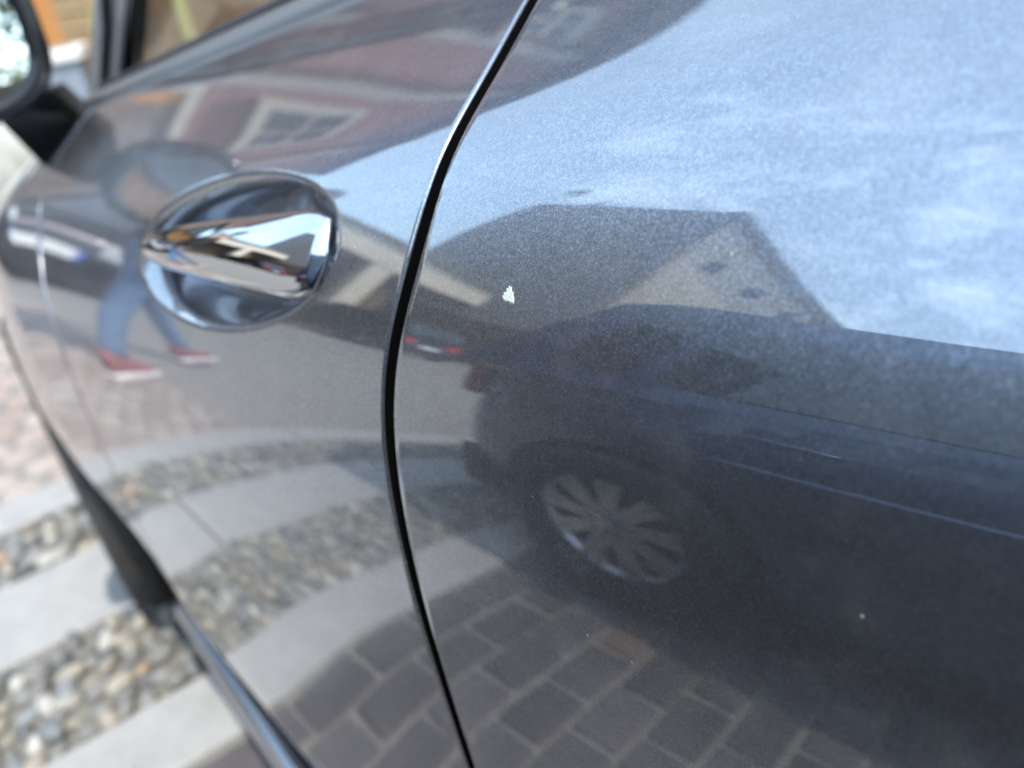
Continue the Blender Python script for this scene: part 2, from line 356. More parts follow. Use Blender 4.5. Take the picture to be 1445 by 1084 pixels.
def side(Y, U):
    Y = np.asarray(Y, float).ravel(); U = np.asarray(U, float).ravel()
    Yc = np.maximum(Y, -.55); bx, bz = belt(Yc); t0 = Y-.35; t = np.where(t0 < -.35, -.35-.15*np.tanh((-.35-t0)/.15), np.where(t0 > .6, .6+.25*np.tanh((t0-.6)/.25), t0))
    n = len(Y); X = np.zeros(n); Z = np.zeros(n)
    for s in range(0, n, 4000):
        e = min(n, s+4000); tt = t[s:e, None]; F = F0+F1*tt+F2*tt*tt; sn, cn = np.sin(F), np.cos(F)
        cx = np.concatenate([np.zeros((e-s, 1)), np.cumsum(-(sn[:, 1:]+sn[:, :-1])/2*DU, 1)], 1); cz = np.concatenate([np.zeros((e-s, 1)), np.cumsum(-(cn[:, 1:]+cn[:, :-1])/2*DU, 1)], 1)
        q = np.clip(U[s:e]/DU, 0, len(UU)-1.001); i = q.astype(int); f = q-i; r = np.arange(e-s)
        X[s:e] = cx[r, i]*(1-f)+cx[r, i+1]*f; Z[s:e] = cz[r, i]*(1-f)+cz[r, i+1]*f
    x = bx+X; z = bz+Z
    Ym = np.clip(Y, .93, 1.4); x = x+.36*(Ym-.93)**2+.338*np.maximum(Y-1.4, 0)
    # wheel-arch flares and the rounded nose and tail
    rf = np.hypot(Y-WC[0], z-WC[1]); x = x-FLARE*np.exp(-((rf-.345)/.11)**2)*np.clip((Y-.98)/.2, 0, 1)
    rr = np.hypot(Y-WR[0], z-WR[1]); x = x+TUCK*np.clip((.52-z)/.2, 0, 1)*np.clip((Y-.75)/.35, 0, 1)
    x = x-.035*np.exp(-((rr-.33)/.09)**2)*np.clip((-.25-Y)/.2, 0, 1)
    x = x+np.where(Y > 1.7, .9*(Y-1.7)**2, 0)+np.where(Y < -.8, 1.3*(Y+.8)**2, 0)
    z = np.maximum(z, .165+.02*np.sin(Y))
    return np.stack([x, Y, z], 1)
FLARE = .010; TUCK = .095
def side_n(Y, U):
    e = 2e-3; a = side(Y+e, U)-side(Y-e, U); b = side(Y, U+.0025)-side(Y, np.maximum(U-.0025, 0)); n = np.cross(a, b); n /= np.linalg.norm(n, axis=1)[:, None]; n *= -np.sign(n[:, :1]); return n
gk = np.array([0, .06, .128, .165, .201, .227, .299, .339, .386, .6, .8]); gy = np.array([.281, .261, .241, .239, .243, .245, .241, .235, .228, .18, .13])
def gapY(U): return cs(np.asarray(U, float), gk, gy)
sk = np.array([0, .09, .145, .187, .4, .6, .8]); sy = np.array([.985, .913, .825, .79, .765, .77, .785])
def seamY(U): return cs(np.asarray(U, float), sk, sy)
HANDLE = (.401, .165, .111, .0375)          # centre Y, centre u, half length, half height of the cup
def cup_depth(Y, U):
    q = np.sqrt(((Y-HANDLE[0])/HANDLE[2])**2+((U-HANDLE[1])/HANDLE[3])**2); wq = .42-.25*np.clip((HANDLE[0]-Y)/HANDLE[2]-.25, 0, .75)/.75; t = np.clip((1.02-q)/wq, 0, 1)
    return .027*t*t*(3-2*t)
def axis_fine(a, b, lo, hi, fine, coarse):
    v = []; x = a
    while x < b-1e-6:
        v.append(x); x += fine if lo <= x < hi else coarse
    v.append(b); return np.array(v)
def panel(name, left, right, ncol, u, mat, parent, edges=(True, True), cup=False, cols=None):
    """sheet between two edge curves left(u) < right(u) along Y, with a rolled return flange on the shut lines"""
    S = np.linspace(0, 1, ncol) if cols is None else cols
    L, Rr = left(u), right(u); Y = L[None]+(Rr-L)[None]*S[:, None]; U = np.broadcast_to(u[None], Y.shape)
    P = side(Y, U).reshape(*Y.shape, 3); Nn = side_n(Y.ravel(), U.ravel()).reshape(*Y.shape, 3)
    if cup: P = P-Nn*cup_depth(Y, U)[..., None]
    r = .0009; rows = [P]
    def flange(i, sg):
        fl = []
        for a in (30, 60, 90): fl.append(P[i]+np.array([0, sg, 0])*r*math.sin(R(a))-Nn[i]*r*(1-math.cos(R(a))))
        fl.append(fl[-1]-Nn[i]*.022); return fl
    if edges[0]: rows.insert(0, np.stack(flange(0, -1)[::-1]))
    if edges[1]: rows.append(np.stack(flange(-1, 1)))
    Q = np.concatenate(rows, 0)
    top = Q[:, :1]+np.array([[[.012, 0, -.006]]]); bot = Q[:, -1:]+np.array([[[.03, 0, .004]]])
    Q = np.concatenate([top, Q, bot], 1)
    o = grid_obj(name, Q, mat, parent, flip=True); o.data.materials.append(SEALSHADE); m = Q.shape[1]-1; mi = np.zeros(len(o.data.polygons), dtype=np.int32)  # deep flange strips coloured near-black for the shade inside the gap
    if edges[0]: mi[:m] = 1
    if edges[1]: mi[-m:] = 1
    o.data.polygons.foreach_set('material_index', mi); return o

car = empty('parked_car', (.78, .4, 0))
tag(car, 'dark grey metallic foreground car with chrome door handle and chipped paint', 'car', 'cars parked along the street')
car_inv = Matrix.Translation((-.78, -.4, 0))
def attach(o, parent=None):
    o.parent = parent or car
    if parent is None: o.matrix_parent_inverse = car_inv
    return o
GAP = .0041
ud = axis_fine(0, .772, .125, .226, .0014, .005); ur = np.linspace(0, .80, 181)
ydn = axis_fine(0, 1, 0, .46, .0021, .010)
door = panel('door', lambda u: gapY(u)+GAP, lambda u: seamY(u)-.003, 0, ud, GREY, None, cup=True, cols=ydn); attach(door)
qp = panel('rear_quarter_panel', lambda u: 0*u-1.18, lambda u: gapY(u)-GAP, 0, ur, GREY, None, (False, True), cols=np.concatenate([np.linspace(0, .72, 60)[:-1], np.linspace(.72, 1, 160)]))
fen = panel('front_fender', lambda u: seamY(u)+.003, lambda u: 0*u+2.05, 0, ur, GREY, None, (True, False), cols=np.linspace(0, 1, 150))
def cut_arch(o, c, rad):
    bm = bmesh.new(); bm.from_mesh(o.data)
    kill = [f for f in bm.faces if math.hypot(f.calc_center_median().y-c[0], f.calc_center_median().z-c[1]) < rad or (f.calc_center_median().z < c[1]-.06 and abs(f.calc_center_median().y-c[0]) < rad)]
    bmesh.ops.delete(bm, geom=kill, context='FACES')
    for v in bm.verts:
        d = math.hypot(v.co.y-c[0], v.co.z-c[1])
        if d < rad+.012 and any(e.is_boundary for e in v.link_edges) and v.co.z > c[1]-.1:
            v.co.y = c[0]+(v.co.y-c[0])/d*rad; v.co.z = c[1]+(v.co.z-c[1])/d*rad
    be = [e for e in bm.edges if e.is_boundary and all(abs(math.hypot(v.co.y-c[0], v.co.z-c[1])-rad) < .004 for v in e.verts)]
    ex = bmesh.ops.extrude_edge_only(bm, edges=be); 
    for g in ex['geom']:
        if isinstance(g, bmesh.types.BMVert): g.co.x += .05
    bm.to_mesh(o.data); bm.free(); o.data.polygons.foreach_set('use_smooth', [True]*len(o.data.polygons))
cut_arch(fen, WC, .35); cut_arch(qp, WR, .325); attach(fen); attach(qp)
# seal seen down in the shut lines
for nm, fn in (('door_seal', gapY), ('door_seal', seamY)):
    uu = np.linspace(.0, .8, 80); Yc = fn(uu); P = side(Yc, uu); N_ = side_n(Yc, uu); Q = np.stack([P-N_*.02+np.array([0, -.012, 0]), P-N_*.0195, P-N_*.02+np.array([0, .012, 0])], 0); attach(grid_obj(nm, Q, SEALSHADE))
# right-hand side of the body, mirrored
W2 = 1.56
yy = np.linspace(-1.18, 2.05, 90); uu = np.linspace(0, .8, 40); Yg, Ug = np.meshgrid(yy, uu, indexing='ij')
P = side(Yg, Ug).reshape(90, 40, 3); Q = P.copy(); Q[..., 0] = W2-Q[..., 0]
rs = grid_obj('body_side', Q, GREY); cut_arch(rs, WC, .33); cut_arch(rs, WR, .325); attach(rs)
# bonnet, scuttle, nose, tail
def across(yline, xl, zl, crown, n=24):
    Pp = np.zeros((len(yline), n, 3))
    for i, y in enumerate(yline):
        for j in range(n):
            s = j/(n-1); Pp[i, j] = (xl[i]+(W2-2*xl[i])*s, y, zl[i]+crown[i]*(1-(2*s-1)**2)**.8)
    return Pp
yl = np.linspace(1.04, 2.05, 24); e = side(yl, 0*yl+.002)
attach(grid_obj('bonnet', across(yl, e[:, 0], e[:, 2], .065-.03*np.linspace(0, 1, 24)**2), GREY))
fp = []
uu = np.linspace(.002, .8, 26); eL = side(0*uu+2.05, uu)
Pn = np.zeros((26, 24, 3))
for i in range(26):
    for j in range(24):
        s = j/23; b = 1-(2*s-1)**2
        Pn[i, j] = (eL[i, 0]+(W2-2*eL[i, 0])*s, 2.05+.13*b**.7*math.sin(math.pi*(.15+.8*i/25)), eL[i, 2]+.03*b*(1-i/25))
attach(grid_obj('front_bumper', Pn, GREY, flip=True))
eL = side(0*uu-1.18, uu); Pn = np.zeros((26, 24, 3))
for i in range(26):
    for j in range(24):
        s = j/23; b = 1-(2*s-1)**2; Pn[i, j] = (eL[i, 0]+(W2-2*eL[i, 0])*s, -1.18-.14*b**.7*math.sin(math.pi*(.15+.8*i/25)), eL[i, 2]+.03*b*(1-i/25))
attach(grid_obj('rear_bumper', Pn, GREY))
# headlamps
for sx in (0, 1):
    bm = bmesh.new(); bmesh.ops.create_uvsphere(bm, u_segments=20, v_segments=12, radius=1, matrix=Matrix.Translation((.27 if not sx else W2-.27, 1.985, .66)) @ Matrix.Diagonal((.10, .06, .10, 1))); attach(bm_obj('headlight', bm, WHITELAMP, None, True))
    bm = bmesh.new(); box(bm, -.05, .05, -.03, .03, -.1, .1, .02, Matrix.Translation((.2 if not sx else W2-.2, -1.21, .72))); attach(bm_obj('tail_light', bm, REDLAMP))
# sill under the doors, a rounded strip that catches the sky on its upper edge
ys = np.linspace(-.36, 1.135, 60); P = np.zeros((60, 16, 3))
for i_, y in enumerate(ys):
    zc = .178+.13*min(1.13-y, .62); xc = -.070+.03*max(0, (-.1-y))
    for k in range(16):
        a = 2*math.pi*k/16; P[i_, k] = (xc+.017*math.cos(a)+.012, y, zc+.020*math.sin(a))
attach(grid_obj('sill', P, GREY, closed=True))
# underbody, keeps the light out
box_u = box_obj('underbody', .14, W2-.14, -1.1, 1.9, .16, .42, BLACK); attach(box_u)
for c, nm in ((WC, 'f'), (WR, 'r')):
    for xx, sg in ((.03, 1), (W2-.03, -1)):
        arc = []
        for a in range(-20, 201, 10): arc.append((c[0]+.34*math.cos(R(a)), c[1]+.34*math.sin(R(a))))
        attach(grid_obj('wheel_arch_liner', np.array([[(xx, y, z), (xx+sg*.28, y, z)] for y, z in arc]), BLACK))
# belt moulding, glass, pillars
yb_ = np.linspace(-.45, 1.03, 90); bx, bz = belt(yb_)
sec = [(-.002, -.002), (-.0015, .002), (0, .006), (.003, .009), (.009, .012), (.016, .013), (.022, .012), (.026, .002)]
attach(grid_obj('belt_moulding', np.stack([np.stack([bx+a, yb_, bz+b], 1) for a, b in sec], 1), MOULD))
sec2 = [(.018, .012), (.017, .016), (.019, .019), (.025, .019), (.027, .012)]
attach(grid_obj('glass_seal', np.stack([np.stack([bx+a, yb_, bz+b], 1) for a, b in sec2], 1), BLACK))
def gx(Y, z):      # plane of the side glass
    b, zz = belt(np.asarray(Y)); return b+.022+(z-zz)*.42
def glass_sheet(name, corners, mat, parent=None):
    P0 = [Vector((float(gx(y, z)), y, z)) for y, z in corners]; Q = np.zeros((9, 9, 3))
    for i in range(9):
        for j in range(9):
            s, t = i/8, j/8; v = (P0[0]*(1-s)+P0[1]*s)*(1-t)+(P0[3]*(1-s)+P0[2]*s)*t; Q[i, j] = (float(gx(v.y, v.z))-.008*4*t*(1-t), v.y, v.z)
    return Q
def both(name, Q, mat):
    attach(grid_obj(name, Q, mat)); Q2 = Q.copy(); Q2[..., 0] = W2-Q2[..., 0]; attach(grid_obj(name, Q2, mat, flip=True))
zb = lambda y: float(belt(np.array(y))[1])
both('door_window', glass_sheet('g', [(.29, zb(.29)+.02), (.955, zb(.955)+.02), (.80, 1.36), (.29, 1.40)], GLASS), GLASS)
both('quarter_window', glass_sheet('g', [(-.42, zb(-.42)+.02), (.21, zb(.21)+.02), (.21, 1.40), (-.30, 1.36)], GLASS), GLASS)
both('quarter_light', glass_sheet('g', [(.965, zb(.965)+.015), (1.02, zb(1.02)+.015), (.86, 1.33), (.82, 1.34)], MOULD), MOULD)
def pillar(name, ctrl, wid, mat, th=.02):
    pts_ = []; zz = np.linspace(ctrl[0][1], ctrl[-1][1], 14)
    for z in zz:
        y = float(np.interp(z, [c[1] for c in ctrl], [c[0] for c in ctrl])); pts_.append((float(gx(y, z))+th*.2, y, z))
    both(name, tube_pts(pts_, wid/2, 10), mat)
pillar('window_divider', [(.96, zb(.96)+.012), (.955, .99), (.81, 1.36)], .024, GLOSSBLACK)
pillar('window_trim', [(.992, zb(.992)+.012), (.985, .99), (.84, 1.36)], .014, MOULD)
pillar('windscreen_pillar', [(1.035, zb(1.035)-.004), (1.03, .99), (.88, 1.36)], .040, MOULD)
pillar('door_pillar', [(.245, zb(.245)+.012), (.25, 1.40)], .055, GLOSSBLACK)
pillar('rear_pillar', [(-.50, zb(-.45)+.0), (-.32, 1.38)], .13, GREY)
yr = np.linspace(.87, -.36, 20); xl = np.array([float(gx(y, 1.37)) for y in yr]); attach(grid_obj('roof', across(yr, xl-.02, 1.365+.045*np.sin(np.linspace(.2, 2.9, 20)), .06+0*yr), GREY))
Q = np.zeros((10, 12, 3)); Qr = np.zeros((10, 12, 3))
for i in range(10):
    s = i/9
    for j in range(12):
        t = j/11; y = 1.06+(.87-1.06)*s; z = zb(1.05)+.01+(1.40-zb(1.05)-.01)*s; x0 = float(gx(y, z)); Q[i, j] = (x0+(W2-2*x0)*t, y+.07*(1-(2*t-1)**2), z)
        y = -.98+(-.36+.98)*s; z = .97+(1.40-.97)*s; x0 = .13+.17*s; Qr[i, j] = (x0+(W2-2*x0)*t, y-.05*(1-(2*t-1)**2), z)
attach(grid_obj('windscreen', Q, GLASS)); attach(grid_obj('rear_window', Qr, GLASS, flip=True))
yd = np.linspace(-1.18, -.5, 12); e = side(yd, 0*yd+.002); attach(grid_obj('tail_shell', across(yd, e[:, 0], e[:, 2], .03+0*yd), GREY))
# cabin
attach(box_obj('dashboard', .14, W2-.14, .84, 1.03, .55, .84, BLACK, None, .04))
attach(box_obj('cabin_floor', .13, W2-.13, -.9, 1.1, .40, .46, FABRIC))
attach(box_obj('door_card', .105, .14, .28, .83, .45, .87, FABRIC, None, .012)); attach(box_obj('door_card', W2-.14, W2-.105, .28, .83, .45, .87, FABRIC, None, .012))
for sx in (.44, W2-.44):
    bm = bmesh.new(); box(bm, sx-.22, sx+.22, -.05, .45, .46, .62, .05); box(bm, sx-.21, sx+.21, -.16, -.03, .6, 1.12, .05); box(bm, sx-.12, sx+.12, -.17, -.07, 1.15, 1.30, .04); attach(bm_obj('seat', bm, FABRIC))
bm = bmesh.new(); M_ = Matrix.Translation((.44, .66, .84)) @ Matrix.Rotation(R(-65), 4, 'X')
P = np.zeros((28, 8, 3))
for i in range(28):
    for k in range(8):
        a, b = 2*math.pi*i/27, 2*math.pi*k/8; v = M_ @ Vector(((.17+.013*math.cos(b))*math.cos(a), (.17+.013*math.cos(b))*math.sin(a), .013*math.sin(b))); P[i, k] = v
bm.free(); attach(grid_obj('steering_wheel', P, BLACK, closed=True))
# wheels
NEWRUBBER = plain('black_tyre_rubber', (.008, .008, .009), .7)
def wheel_parts(parent, width=.17, rad=.29, rim_r=.195, spokes=7, out=-1, rimmat=RIM, seg=64, tread=True, rub=None):
    """axle along X, outer face towards out*X"""
    h = width/2
    prof = [(rim_r-.004, -h*.86), (rim_r+.012, -h*.95), (rim_r+.045, -h*1.02), (rad-.028, -h), (rad-.010, -h*.88), (rad, -h*.72)]
    groove = [] 
    for a in (-.42, -.05, .32):
        groove += [(rad, (a-.06)*h), (rad-.007, (a-.05)*h), (rad-.007, (a+.05)*h), (rad, (a+.06)*h)]
    prof = prof+groove+[(r, -a) for r, a in prof[::-1]]
    P_ = lathe(prof, seg); 
    if tread:
        for i in range(len(prof)):
            if prof[i][0] > rad-.03 and abs(prof[i][1]) > h*.5:
                for k in range(0, seg, 2): P_[i, k, 1:] *= .972
    ty = grid_obj('tyre', P_, rub or RUBBER, parent, closed=True)
    bm = bmesh.new(); o = out*h
    for i in range(spokes):
        a = 2*math.pi*i/spokes
        for da in (-.11, .11):
            M_ = Matrix.Rotation(a+da, 4, 'X'); box(bm, o*.62, o*.86, -.014, .014, .03, rim_r-.008, .005, M_)
    me_ = lathe([(rim_r, -h*.85), (rim_r-.012, -h*.8), (rim_r-.022, 0), (rim_r-.012, h*.8), (rim_r, h*.85)], 40)
    rm = bm_obj('rim', bm, rimmat, parent)
    grid_obj('rim_barrel', me_, rimmat, parent, closed=True)
    grid_obj('hub_cap', lathe([(.0005, o*.9), (.03, o*.89), (.042, o*.8), (.042, o*.5)], 24), rimmat, parent, closed=True)
    grid_obj('brake_disc', lathe([(.0005, o*.1), (.14, o*.1), (.14, o*.0)], 24), BLACK, parent, closed=True)
WX = -.018
for c in (WC, WR):
    for sx, x in ((-1, WX), (1, W2-WX)):
        wh = empty('wheel', (x, c[0], .287)); attach(wh); wheel_parts(wh, .185, .288, .2, 7, sx)
# door handle: chrome bar over the cup
ns, nk = 80, 40; P = np.zeros((ns, nk, 3)); HY0, HY1 = .505, .2955
def bar(s):
    Y = HY0+(HY1-HY0)*s; cu = .1635+.0035*s
    hu = (.0030+.0160*s**.44)*(1-.34*max(0, (s-.86)/.14)**2.2); hn = .0016+.0112*math.sin(math.pi*min(1, max(0, s*.93+.035)))**.75; off = -.0005
    p = side([Y], [cu])[0]; n = side_n(np.array([Y]), np.array([cu]))[0]; tu = side([Y], [cu-.003])[0]-side([Y], [cu+.003])[0]; tu /= np.linalg.norm(tu); return p, n, tu, hu, hn, off
for i in range(ns):
    s = (i/(ns-1)); cap = 1.
    if s < .03: cap = math.sqrt(min(1, s/.03+.02))
    if s > .99: cap = max(.02, 1-((s-.99)/.01)**3)
    p, n, tu, hu, hn, off = bar(s)
    for k in range(nk):
        a = 2*math.pi*k/nk; ca, sa = math.cos(a), math.sin(a); ex = 1.0
        P[i, k] = p+n*(off+hn*cap*math.copysign(abs(ca)**ex, ca))+tu*hu*cap*math.copysign(abs(sa)**ex, sa)
hd = grid_obj('door_handle', P, CHROME, door, closed=True)
# stone chip in the paint of the quarter panel
cpt = side([.190], [.179])[0]; cn = side_n(np.array([.190]), np.array([.179]))[0]; ty_ = np.array([0, 1., 0]); ty_ -= cn*(cn@ty_); ty_ /= np.linalg.norm(ty_); tz = np.cross(cn, ty_); tz *= np.sign(tz[2])
outl = [(-1.0, -.9), (-.55, -1.0), (-.1, -.85), (.25, -1.05), (.75, -.9), (1.15, -.55), (.85, -.35), (1.0, .0), (.55, .05), (.62, .55), (.35, .62), (.3, 1.0), (.08, .75), (-.1, .95), (-.3, .4), (-.62, .35), (-.7, -.1), (-.95, -.35)]
sc = .0018; vs = [cpt+cn*.00025+ty_*a*sc*1.25+tz*b*sc*1.15 for a, b in outl]+[cpt+cn*.00005+ty_*a*sc*1.4+tz*b*sc*1.28 for a, b in outl]; n_ = len(outl)
fs = [list(range(n_))]+[[i, (i+1) % n_, n_+(i+1) % n_, n_+i] for i in range(n_)]
me_obj('paint_chip', vs, fs, CHIP, qp)['label'] = 'bare pale chip in the paint'
PRIMER = plain('grey_primer', (.16, .15, .14), .8)
vs = [cpt+cn*.00006+ty_*a*sc*1.55+tz*b*sc*1.42 for a, b in outl]+[cpt-cn*.0006+ty_*a*sc*1.6+tz*b*sc*1.46 for a, b in outl]
me_obj('primer_edge', vs, fs, PRIMER, qp)['label'] = 'grey primer edge round the chip'

# wing mirror
mir = empty('wing_mirror', (0, 0, 0)); attach(mir)
MC = Vector((-.102, .955, .979)); NM = Vector((-.165, -.985, .075)).normalized()      # glass centre and facing
xr = Vector((0, 0, 1)).cross(-NM).normalized(); xr = xr if xr.x > 0 else -xr; zr = NM.cross(xr); zr = zr if zr.z > 0 else -zr
def mpos(a, b, d): return MC+xr*a+zr*b+NM*d
def mring(wa, hb, d, n=56, e=3.2, skew=.0):
    pts_ = []
    for k in range(n):
        q = 2*math.pi*k/n; c, s = math.cos(q), math.sin(q); a = wa*math.copysign(abs(c)**(2/e), c); b = hb*math.copysign(abs(s)**(2/e), s)
        b *= 1-.16*(a/wa if wa else 0)*(1 if b > 0 else .3); pts_.append(mpos(a, b, d))
    return pts_
rings = [mring(.092, .062, .000), mring(.096, .066, .006), mring(.103, .073, .009), mring(.109, .079, .004), mring(.111, .081, -.01), mring(.108, .079, -.035), mring(.092, .068, -.065), mring(.06, .045, -.083), mring(.02, .015, -.09), mring(.001, .001, -.091)]
grid_obj('mirror_housing', np.array([[tuple(p) for p in r_] for r_ in rings]), GLOSSBLACK, mir, closed=True, flip=True)
gl = mring(.0925, .0625, .001); me_obj('mirror_glass', [tuple(p) for p in gl], [list(range(len(gl)))], MIRROR, mir)
arm = [(.004, .985, .917), (.034, 1.05, .878), (.022, 1.09, .862), (-.013, 1.035, .827), (-.030, .99, .85), (-.06, .975, .918)]
bk = [(x+.02, y+.05, z) for x, y, z in arm]; n_ = len(arm)
me_obj('mirror_arm', arm+bk, [list(range(n_)), list(range(n_, 2*n_))[::-1]]+[[i, n_+i, n_+(i+1) % n_, (i+1) % n_] for i in range(n_)], BLACK, mir)

# ------------------------------------------------------------------ other cars
def loft_car(root, L, Wd, H, paintm, tail_red=True, rim=RIM, zfloor=.17, hatch=True, wheel_r=.29, wb=(.62, -.0), front_hood=.24, belt_h=.60, lamp=None, rim_r=.19, spokes=5):
    """car with its nose towards +Y, centre at the root, parts parented to it"""
    h2 = L/2; nY, nS = 56, 40
    ys = np.linspace(-h2, h2, nY); zb_ = belt_h*H
    def top(y):
        s = (y+h2)/L
        pts_x = [0, .02, .05, .12, .55, .72, .9, .97, 1]; pts_z = [.62, .9, 1.0, 1.02, 1.0, .97, .86, .76, .58]
        return zb_*np.interp(s, pts_x, pts_z)
    def halfw(y):
        s = (y+h2)/L; return Wd/2*(1-.20*abs(2*s-1)**5-.10*np.clip((abs(2*s-1)-.93)/.07, 0, 1)**2)
    def bottom(y):
        s = (y+h2)/L; return zfloor+.16*np.clip((abs(2*s-1)-.8)/.2, 0, 1)**1.5
    P_ = np.zeros((nY, nS, 3))
    for i, y in enumerate(ys):
        w_, zt, z0 = halfw(y), top(y), bottom(y)
        for j in range(nS):
            a = j/(nS-1)                          # 0 = right sill ... 1 = left sill over the top
            t = 2*a-1; sg = 1 if t >= 0 else -1; q = abs(t)
            if q > .38:
                v = (1-q)/.62; z = z0+(zt-z0)*(v*.93); x = w_*(1-.05*(v-.45)**2*4*.6-(.05*max(0, .15-v)/.15)-.012*math.exp(-((v-.72)/.035)**2)+.014*math.exp(-((v-.78)/.03)**2))
            else:
                v = q/.38; x = w_*.94*v**.85 if v < 1 else w_*.94; z = zt*(1.0-.07*v**6) 
            P_[i, j] = (-sg*x, y, z)
    body = grid_obj('body', P_, paintm, root, flip=True)
    bm = bmesh.new(); bm.from_mesh(body.data)
    wy = (h2-.62*wb[0]/.62, -h2+.55)
    for c in wy:
        kill = [f for f in bm.faces if abs(f.calc_center_median().x) > Wd*.36 and math.hypot(f.calc_center_median().y-c, f.calc_center_median().z-wheel_r) < wheel_r+.035]; bmesh.ops.delete(bm, geom=kill, context='FACES')
        for v in bm.verts:
            d = math.hypot(v.co.y-c, v.co.z-wheel_r)
            if d < wheel_r+.1 and d > 0 and abs(v.co.x) > Wd*.36 and any(e_.is_boundary for e_ in v.link_edges) and v.co.z > wheel_r-.1:
                v.co.y = c+(v.co.y-c)/d*(wheel_r+.04); v.co.z = wheel_r+(v.co.z-wheel_r)/d*(wheel_r+.04)
    for yy_, z_ in ((-h2, .5), (h2, .5)):
        be = [e_ for e_ in bm.edges if e_.is_boundary and all(abs(v.co.y-yy_) < 1e-4 for v in e_.verts)]
        if be: bmesh.ops.edgeloop_fill(bm, edges=be) if False else bmesh.ops.contextual_create(bm, geom=be)
    bm.to_mesh(body.data); bm.free(); body.data.polygons.foreach_set('use_smooth', [True]*len(body.data.polygons)); body.data.set_sharp_from_angle(angle=R(40))
    # greenhouse
    rear_y0, rear_y1 = -h2+.06, -h2+.22; f_y0, f_y1 = h2-L*front_hood, h2-L*front_hood-.62
    zr_ = H; pr = [(rear_y0, zb_*.96), (rear_y0+.05, zb_+.12), (rear_y1, H-.06), (rear_y1+.16, H-.005), ((rear_y1+f_y1)/2, H), (f_y1+.02, H-.03), ((f_y0+f_y1)/2, (zb_+H)/2+.06), (f_y0, zb_*.95)]
    yy_ = np.array([p[0] for p in pr]); zz_ = np.array([p[1] for p in pr]); tt = np.linspace(0, 1, 40); yg = np.interp(tt, np.linspace(0, 1, 8), yy_); zg = np.interp(tt, np.linspace(0, 1, 8), zz_)
    Q_ = np.zeros((40, 14, 3))
    for i in range(40):
        k = np.clip((zg[i]-zb_)/(H-zb_), 0, 1); wt = Wd/2*(.94-.19*k); 
        prof_ = [(-1, -.9), (-1, 0)] 
        for j in range(14):
            t = j/13*2-1; x = wt*np.sign(t)*min(1, abs(t)*1.25)**.9; z = zg[i]-.035*max(0, abs(t)-.6)**2*6 
            Q_[i, j] = (x, yg[i], z)
    grid_obj('roof', Q_, paintm, root)
    # sides of the greenhouse
    for sg in (-1, 1):
        n = 30; S_ = np.zeros((n, 5, 3)); G_ = []
        for i in range(n):
            y = rear_y0+.0+(f_y0-rear_y0)*i/(n-1); order = np.argsort(yg); zt = np.interp(y, yg[order], zg[order]); zt = max(zt, zb_*.95)
            for j in range(5):
                z = zb_*.93+(zt-.02-zb_*.93)*j/4; k = np.clip((z-zb_)/(H-zb_), 0, 1); S_[i, j] = (sg*Wd/2*(.945-.19*k), y, z)
        grid_obj('cabin_side', S_, paintm, root, flip=sg > 0)
        def win(y0, y1, y1t, y0t, nm='side_window', m=GLASSDARK):
            z0, z1 = zb_+.02, H-.12; V = []
            for y, z in ((y0, z0), (y1, z0), (y1t, z1), (y0t, z1)):
                k = (z-zb_)/(H-zb_); V.append((sg*(Wd/2*(.945-.19*k)+.006), y, z))
            V2 = [(x-sg*.012, y, z) for x, y, z in V]; me_obj(nm, V+V2, [(0, 1, 2, 3) if sg > 0 else (3, 2, 1, 0), (4, 5, 1, 0), (5, 6, 2, 1), (6, 7, 3, 2), (7, 4, 0, 3)], m, root)
        mid = rear_y0+(f_y0-rear_y0)*.52; rq = rear_y0+.46
        win(rear_y0+.20, rq-.04, rq-.04, rear_y1+.12); win(rq+.02, mid-.03, mid-.03, rq+.02); win(mid+.03, f_y0-.18, f_y1-.02, mid+.03)
        # crease strip, door handles, sill
        tube_obj('side_moulding', [(sg*(halfw(y)*.992), y, .70*zb_+.02) for y in np.linspace(-h2+.75, h2-.9, 12)], .02, paintm, root, 8)
        for y in (rq+.25, mid+.2): tube_obj('handle', [(sg*(Wd/2*.985), y, zb_*.86), (sg*(Wd/2*1.005), y+.03, zb_*.865), (sg*(Wd/2*1.005), y+.13, zb_*.865), (sg*(Wd/2*.985), y+.16, zb_*.86)], .011, paintm, root, 8)
        bm = bmesh.new(); box(bm, sg*Wd*.30-.16, sg*Wd*.30+.16, -h2-.012, -h2+.05, zb_*.70, zb_*.90, .02); bm_obj('tail_light', bm, lamp or (REDLAMP if tail_red else WHITELAMP), root)
        bm = bmesh.new(); box(bm, sg*Wd*.31-.15, sg*Wd*.31+.15, h2-.10, h2+.006, zb_*.56, zb_*.72, .03); bm_obj('headlight', bm, WHITELAMP, root)
        bm = bmesh.new(); box(bm, sg*Wd*.5-.02*sg-.09, sg*Wd*.5-.02*sg+.09, f_y0-.30, f_y0-.20, zb_+.01, zb_+.13, .03); bm_obj('wing_mirror', bm, paintm, root)
        for c in wy:
            wh_ = empty('wheel', (sg*(Wd/2-.085), c, wheel_r)); wh_.parent = root; wheel_parts(wh_, .17, wheel_r, rim_r, spokes, sg, rim, 48, False, NEWRUBBER)
    def sheet(nm, y0, z0, y1, z1, w0, w1, m, dy):
        V = [(-w0, y0, z0), (w0, y0, z0), (w1, y1, z1), (-w1, y1, z1)]; V2 = [(x, y-dy, z) for x, y, z in V]; me_obj(nm, V+V2, [(0, 1, 2, 3), (7, 6, 5, 4), (0, 4, 5, 1), (1, 5, 6, 2), (2, 6, 7, 3), (3, 7, 4, 0)], m, root)
    sheet('rear_window', rear_y0+.005, zb_+.10, rear_y1-.03, H-.10, Wd*.38, Wd*.34, GLASSDARK, .02)
